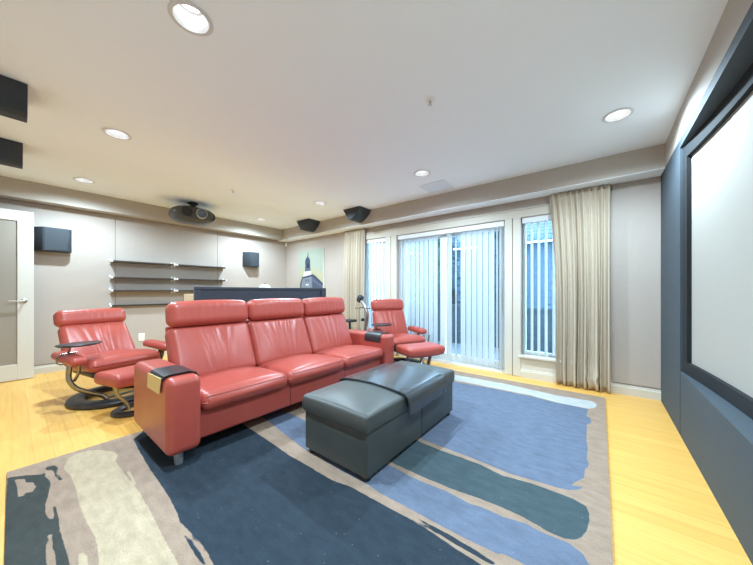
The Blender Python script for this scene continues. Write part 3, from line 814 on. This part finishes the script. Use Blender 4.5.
# ------------------------------------------------------------------ ceiling fittings
def downlight(x, y, label):
    t = thing('downlight', label, 'ceiling light', (x, y, HC), 0, 'recessed ceiling downlights')
    bm = nb(); lathe(bm, [(RH-.002, .0), (RH+.014, -.001), (RH+.016, -.004), (RH+.010, -.007), (RH-.004, -.006)], seg=32, closed=True); obj('trim_ring', bm, 'ring', t, True)
    bm = nb(); lathe(bm, [(RH-.003, -.003), (RH-.004, .03), (RH-.012, .075), (.05, .082), (.05, .10), (.001, .10)], seg=32, cap=False)
    for f in bm.faces: f.normal_flip()
    obj('reflector', bm, 'canwall', t, True)
    bm = nb(); lathe(bm, [(.001, .072), (.046, .074), (.046, .084), (.001, .086)], seg=28); obj('lamp_lens', bm, 'lamp', t, True)
    l = bpy.data.lights.new('downlight_beam', 'SPOT'); l.energy = SPOT_W; l.color = SPOT_C; l.spot_size = math.radians(168); l.spot_blend = .7; l.shadow_soft_size = .03
    o = bpy.data.objects.new('downlight_beam', l); C.objects.link(o); o.location = (x, y, HC-.02)
LBL = ['large recessed downlight nearest the camera, at top left of the ceiling', 'round recessed downlight above the left recliner and sofa', 'small recessed downlight by the left soffit above the left wall speaker',
       'recessed downlight over the camera corner', 'recessed downlight in the far left ceiling corner beside the ceiling speakers', 'recessed downlight between the two window-side ceiling speakers and the projector',
       'recessed downlight near the square ceiling vent', 'recessed downlight at the right near the navy screen wall']
for (x, y), lb in zip(LIGHTS, LBL): downlight(x, y, lb)

def sprinkler(x, y, label):
    t = thing('sprinkler', label, 'sprinkler', (x, y, HC), 0, 'ceiling sprinklers')
    bm = nb(); lathe(bm, [(.001, 0), (.034, 0), (.034, -.003), (.02, -.010), (.012, -.011), (.001, -.011)], seg=24); obj('escutcheon', bm, 'white', t, True)
    bm = nb(); lathe(bm, [(.001, -.011), (.008, -.011), (.007, -.025), (.004, -.026), (.004, -.034), (.014, -.035), (.014, -.037), (.001, -.037)], seg=16); obj('head', bm, 'steel', t, True)
sprinkler(-.922, 1.776, 'white ceiling sprinkler in the middle of the ceiling'); sprinkler(-3.78, 1.782, 'tiny ceiling sprinkler to the right of the projector')

bm = nb(); box(bm, -1.80, -1.46, 3.15, 3.48, HC-.006, HC-.0005, .002, 1)
t = tag(obj('ceiling_vent', bm, 'vent'), 'square flush vent panel on the ceiling by the window soffit', 'vent')
for k in range(12):
    pass

# ceiling speakers
def ceil_speaker(label, x0, x1, y0, y1, z1, flip=False):
    t = thing('ceiling_speaker', label, 'speaker', ((x0+x1)/2, (y0+y1)/2, HC), 0, 'dark wedge speakers hung on the ceiling')
    bm = nb(); z0 = HC-.002
    if not flip:
        pr = [(x0, z0), (x1, z0)]
        for k in range(1, 9):
            q = k/9; pr.append((x1-(x1-x0-.16)*(q**1.5), z0+(z1-z0)*(1-(1-q)**1.25)))
        pr += [(x0+.16, z1), (x0+.115, z1)]
    else:
        pr = [(x0, z0), (x1, z0), (x1-.012, z1+.02), (x1-.04, z1), (x0+.20, z1), (x0+.10, z1+.06)]
    prism(bm, pr, y0, y1, 'y', .003)
    obj('cabinet', bm, 'speaker', t, 'all' if False else True, True)
    bm = nb(); box(bm, (x0+x1)/2-.06, (x0+x1)/2+.06, (y0+y1)/2-.06, (y0+y1)/2+.06, HC-.006, HC-.0005); obj('mount_plate', bm, 'darkplastic', t, False, True)
ceil_speaker('dark wedge ceiling speaker on the window side, nearer the sliding door', -3.29, -2.93, 3.32, 3.597, 2.19)
ceil_speaker('dark wedge ceiling speaker on the window side, above the church picture', -4.52, -4.165, 3.32, 3.597, 2.19)
ceil_speaker('dark ceiling speaker at the left edge of the photo, the larger upper one', -3.20, -2.872, -.30, .062, 2.165, True)
ceil_speaker('dark ceiling speaker at the left edge of the photo, the smaller lower one', -4.38, -4.05, -.30, .06, 2.168, True)

# wall speakers
def wall_speaker(label, yc, zc, w, h):
    xw = XL+.018
    t = thing('wall_speaker', label, 'speaker', (xw, yc, zc-h/2), 0, 'dark surround speakers on the left wall')
    bm = nb(); d = .14
    prism(bm, [(xw, yc-w/2-.05), (xw+d, yc-w/2+.05), (xw+d, yc+w/2-.03), (xw+.10, yc+w/2), (xw, yc+w/2)], zc-h/2, zc+h/2, 'z', .006)
    obj('cabinet', bm, 'speaker', t, True, True)
    bm = nb(); box(bm, xw+d, xw+d+.006, yc-w/2+.06, yc+w/2-.04, zc-h/2+.012, zc+h/2-.012, .003, 1); obj('grille', bm, 'speaker', t, False, True)
wall_speaker('dark surround speaker on the left wall beside the white door', .335, 1.70, .30, .30)
wall_speaker('dark surround speaker on the left wall right of the shelves', 2.99, 1.675, .25, .295)

# ------------------------------------------------------------------ projector
px, py, pz = -4.83, 1.675, 2.185
t = thing('projector', 'dark oval projector with round lenses hung from the ceiling by the left soffit', 'projector', (px, py, pz))
t.rotation_euler.z = math.radians(-6)
bm = nb()
nu, nv = 40, 20; rows = []
for j in range(nv+1):
    ph = -PI/2+PI*j/nv; row = []
    for i in range(nu):
        a = 2*PI*i/nu
        cx_, sx_ = math.cos(a), math.sin(a)
        e = .75
        ex = abs(cx_)**e*(1 if cx_ > 0 else -1); ey = abs(sx_)**e*(1 if sx_ > 0 else -1)
        r_ = math.cos(ph)**.7
        z = math.sin(ph); z = .115*z if z > 0 else .135*z
        x = .235*r_*ex
        if x > .19: x = .19+(x-.19)*.3
        row.append(bm.verts.new((x, .295*r_*ey, z)))
    rows.append(row)
for j in range(nv):
    for i in range(nu):
        q = [rows[j][i], rows[j][(i+1) % nu], rows[j+1][(i+1) % nu], rows[j+1][i]]
        bm.faces.new(q)
bmesh.ops.remove_doubles(bm, verts=bm.verts[:], dist=1e-5); bmesh.ops.recalc_face_normals(bm, faces=bm.faces[:])
obj('shell', bm, 'navyproj', t, 'all')
bm = nb(); lathe(bm, [(.001, .19), (.07, .19), (.07, .213), (.058, .215), (.054, .205), (.001, .203)], (0, -.115, .0), 32, axis='x'); obj('vent_port', bm, 'darkplastic', t, True)
bm = nb(); lathe(bm, [(.062, .19), (.076, .19), (.076, .235), (.07, .243), (.062, .24)], (0, .065, -.002), 36, axis='x', closed=True); ln = obj('lens_ring', bm, 'steel', t, True)
bm = nb(); lathe(bm, [(.064, .215), (.05, .222), (.025, .229), (.001, .231)], (0, .065, -.002), 32, axis='x', cap=False); obj('lens', bm, 'lensglass', ln, True)
bm = nb(); lathe(bm, [(.001, .06), (.056, .07), (.056, .168), (.047, .174), (.001, .170)], (0, .212, -.018), 28, .95, 1.05, axis='x'); obj('vent_port', bm, 'darkplastic', t, True)
bm = nb(); lathe(bm, [(.001, .09), (.055, .09), (.055, .128), (.035, .14), (.035, .160), (.07, .162), (.07, HC-pz-.001), (.001, HC-pz-.001)], (0.02, 0, 0), 28); obj('ceiling_mount', bm, 'darkplastic', t, True)

# ------------------------------------------------------------------ wall shelves
xw = XL+.018
rows_ = [(1.475, .15, 'top'), (1.24, .15, 'second'), (1.052, .15, 'third'), (.832, .06, 'bottom')]
for z, d, nm in rows_:
    for a, b, sd in ((.875, 1.625, 'left'), (1.668, 2.44, 'right')):
        t = thing('wall_shelf', 'thin dark %s shelf in the %s row on the left wall' % ('left-hand' if sd == 'left' else 'right-hand', nm), 'shelf', (xw, (a+b)/2, z), 0, 'thin dark shelves on the left wall')
        bm = nb(); box(bm, xw+.001, xw+d, a, b, z-.011, z+.011, .002, 1); obj('board', bm, 'shelf', t, False, True)
        for y in (a-.012, b-.010):
            bm = nb(); box(bm, xw, xw+d+.004, y, y+.022, z-.013, z+.015, .003, 1); box(bm, xw, xw+.012, y, y+.022, z-.042, z+.042, .003, 1); obj('bracket', bm, 'bracket', t, False, True)

# ------------------------------------------------------------------ counter behind the sofa
t = thing('bar_counter', 'dark navy wooden bar-height counter standing behind the red sofa', 'counter', (-3.5, 2.06, 0))
cy0, cy1, cx0, cx1, ch = 1.164, 2.965, -3.62, -3.30, 1.092
bm = nb(); box(bm, cx0+.018, cx1-.03, cy0, cy1, .0, 1.015, .002, 1); o = obj('body', bm, 'tanbox', t, False, True); o['label'] = 'tan cabinet body'
bm = nb(); box(bm, cx0, cx0+.017, cy0, cy1, .0, 1.015, .002, 1); o = obj('back_panel', bm, 'padblack', t, False, True); o['label'] = 'black back panel'
bm = nb(); box(bm, cx1-.0295, cx1-.0165, cy0, cy1, .0, ch-.03, .001, 1); obj('front_panel', bm, 'navywood', t, False, True)
bm = nb(); box(bm, cx1-.0295, cx1, cy0, cy1, ch-.03, ch, .003, 1); obj('top_rail', bm, 'navywood', t, False, True)
for a, b in ((cy0, cy0+.06), (cy1-.09, cy1)):
    bm = nb(); box(bm, cx1-.016, cx1-.001, a, b, .0, ch-.031, .002, 1); obj('stile', bm, 'navywood', t, False, True)
bm = nb(); box(bm, cx1-.016, cx1-.004, cy0+.06, cy1-.09, .0, .12, .002, 1); obj('plinth', bm, 'navywood', t, False, True)
t = thing('domed_lid', 'small white dome with a dark knob on the navy counter', 'lid', (-3.46, 2.045, 1.016))
bm = nb(); lathe(bm, [(.075, 0), (.08, .004), (.079, .05), (.07, .085), (.05, .108), (.025, .118), (.001, .120)], seg=32); obj('dome', bm, 'white', t, True)
bm = nb(); lathe(bm, [(.001, .118), (.008, .119), (.012, .126), (.011, .131), (.001, .134)], seg=16); o = obj('knob', bm, 'darkplastic', t, True)

# ------------------------------------------------------------------ church picture
def picture():
    x0, x1, z0, z1 = -5.067, -4.303, .93, 1.895; yb, yf = YW-.022, YW-.055
    t = thing('wall_picture', 'unframed canvas picture of a grey church tower against a pale sky', 'picture', ((x0+x1)/2, yb, z0))
    bm = nb(); box(bm, x0, x1, yf, yb, z0, z1); obj('canvas', bm, 'white', t, False, True)
    cols = {'sky': (158, 168, 154), 'skylow': (170, 168, 140), 'stone': (118, 126, 138), 'dark': (54, 64, 86), 'side': (82, 92, 112), 'deep': (34, 38, 50), 'light': (206, 210, 208)}
    names = list(cols); ms = []
    for k in names: M['art_'+k] = mat('art_'+k, cols[k], .7, var=.10, vscale=25); ms.append('art_'+k)
    bm = nb(); lay = [0]
    def poly(k, pts):
        lay[0] += 1; y = yf-.0006-.00012*lay[0]
        f = bm.faces.new([bm.verts.new((x0+(x1-x0)*u, y, z1-(z1-z0)*v)) for u, v in pts]); f.material_index = names.index(k)
        if f.normal.y > 0: f.normal_flip()
    poly('sky', [(0, 0), (1, 0), (1, 1), (0, 1)])
    poly('skylow', [(0, .42), (.3, .36), (.6, .38), (1, .5), (1, .8), (0, .8)])
    poly('stone', [(.06, 1), (.06, .72), (.16, .58), (.55, .56), (.56, 1)])
    poly('side', [(.54, .52), (.98, .74), (.98, 1), (.55, 1)])
    poly('dark', [(.53, .50), (.70, .56), (.99, .72), (.99, .77), (.54, .57)])
    poly('dark', [(.05, .72), (.15, .56), (.19, .56), (.10, .74), (.10, .86), (.05, .86)])
    poly('dark', [(.18, .57), (.54, .53), (.56, .57), (.18, .61)])
    poly('light', [(.24, .45), (.50, .43), (.54, .53), (.18, .57)])
    poly('side', [(.27, .39), (.49, .38), (.51, .45), (.25, .46)])
    poly('dark', [(.27, .24), (.48, .23), (.49, .39), (.27, .40)])
    poly('deep', [(.34, .29), (.42, .29), (.42, .38), (.34, .38)])
    poly('side', [(.29, .29), (.32, .29), (.32, .38), (.29, .38)])
    poly('dark', [(.27, .25), (.29, .19), (.34, .15), (.41, .15), (.46, .19), (.49, .24)])
    poly('dark', [(.36, .15), (.385, .05), (.40, .05), (.41, .15)])
    for u in (.27, .38): poly('side', [(u, .63), (u+.06, .63), (u+.06, .68), (u, .68)])
    poly('light', [(.30, .73), (.42, .73), (.42, .76), (.30, .76)])
    for k in range(5): u = .60+k*.075; v = .68+k*.03; poly('dark', [(u, v), (u+.035, v+.01), (u+.035, v+.12), (u, v+.12)])
    poly('deep', [(.16, .92), (.18, .87), (.26, .85), (.34, .87), (.37, .92), (.37, 1), (.16, 1)])
    obj('print', bm, ms, t, False, True)
picture()

# ------------------------------------------------------------------ small things on the walls
t = thing('motion_sensor', 'small white motion sensor high in the far left corner', 'sensor', (-5.555, 3.80, 2.09))
bm = nb(); rbox(bm, (.022, .022, .045), .016, (3, 3, 3), RZ(math.radians(-45))); obj('housing', bm, 'white', t, 'all')
bm = nb(); lathe(bm, [(.001, .020), (.013, .020), (.012, .026), (.001, .028)], (0, 0, .012), 16, axis='x'); o = obj('lens', bm, 'vent', t, True); o.rotation_euler.z = math.radians(-45)
t = thing('wall_outlet', 'white outlet plate low on the left wall between recliner and sofa', 'outlet', (xw, 1.235, .334))
bm = nb(); box(bm, 0, .006, -.038, .038, -.06, .06, .004, 2); p = obj('cover_plate', bm, 'white', t, True)
bm = nb()
for z in (-.022, .022): box(bm, .005, .008, -.017, .017, z-.015, z+.015, .002, 1)
obj('socket', bm, 'white', t)

# ------------------------------------------------------------------ exercise machine by the left curtain
t = thing('exercise_bike', 'grey exercise machine with a curved mast and handlebar by the left curtain', 'exercise machine', (-2.98, 3.38, 0))
def ex(nm, m, f, par=None):
    bm = nb(); f(bm); return obj(nm, bm, m, par or t, True, True)
ex('base_frame', 'darkplastic', lambda b: (tube(b, [(-3.25, 3.38, .04), (-2.80, 3.38, .04)], .035, seg=10), tube(b, [(-3.22, 3.16, .035), (-3.22, 3.58, .035)], .033, seg=10), tube(b, [(-2.82, 3.16, .035), (-2.82, 3.58, .035)], .033, seg=10)))
ex('mast', 'steel', lambda b: tube(b, [(-2.88, 3.40, .05), (-2.895, 3.40, .30), (-2.885, 3.40, .45), (-2.845, 3.40, .60), (-2.85, 3.40, .72), (-2.91, 3.40, .83), (-2.97, 3.40, .90)], .024, seg=12, smooth=5, up=(0, 1, 0)))
def head(b): rbox(b, (.045, .05, .06), .035, (3, 3, 3), T((-2.985, 3.395, .925)) @ RY(.5))
ex('console', 'speaker', head)
ex('handlebar', 'bronze', lambda b: tube(b, [(-3.08, 3.39, .775), (-2.93, 3.375, .79), (-2.78, 3.39, .785)], .012, seg=10, smooth=4))
ex('knob', 'darkplastic', lambda b: lathe(b, [(.001, 3.34), (.025, 3.345), (.028, 3.37), (.02, 3.385), (.001, 3.385)], (-2.90, 0, .60), 16, axis='y'))
ex('seat_post', 'darkplastic', lambda b: tube(b, [(-3.17, 3.38, .05), (-3.20, 3.38, .55)], .02, seg=10, up=(0, 1, 0)))
ex('saddle', 'darkplastic', lambda b: rbox(b, (.10, .09, .02), .018, (4, 4, 2), T((-3.21, 3.38, .565))))
ex('flywheel', 'darkplastic', lambda b: lathe(b, [(.001, 3.34), (.15, 3.34), (.16, 3.36), (.16, 3.40), (.15, 3.42), (.001, 3.42)], (-2.99, 0, .22), 32, axis='y'))

# ------------------------------------------------------------------ daylight, camera, colour management
w = bpy.data.worlds.new('dusk_sky'); sc.world = w; w.use_nodes = True
bg = w.node_tree.nodes['Background']; bg.inputs['Color'].default_value = SKY_C; bg.inputs['Strength'].default_value = SKY_S
cam = bpy.data.cameras.new('camera'); co = bpy.data.objects.new('camera', cam); C.objects.link(co)
co.location = (0, 0, H_CAM); co.rotation_euler = (PI/2, 0, YAW)
cam.sensor_width = 36; cam.sensor_fit = 'HORIZONTAL'; cam.lens = FPX/753*36; cam.shift_y = 8.3/753; cam.clip_start = .02
sc.camera = co
sc.view_settings.view_transform = 'Standard'; sc.view_settings.look = 'None'; sc.view_settings.gamma = 1; sc.view_settings.use_curve_mapping = False
sc.view_settings.exposure = EXPO
sc.cycles.max_bounces = 12; sc.cycles.diffuse_bounces = 6; sc.cycles.transparent_max_bounces = 16; sc.cycles.sample_clamp_indirect = 6
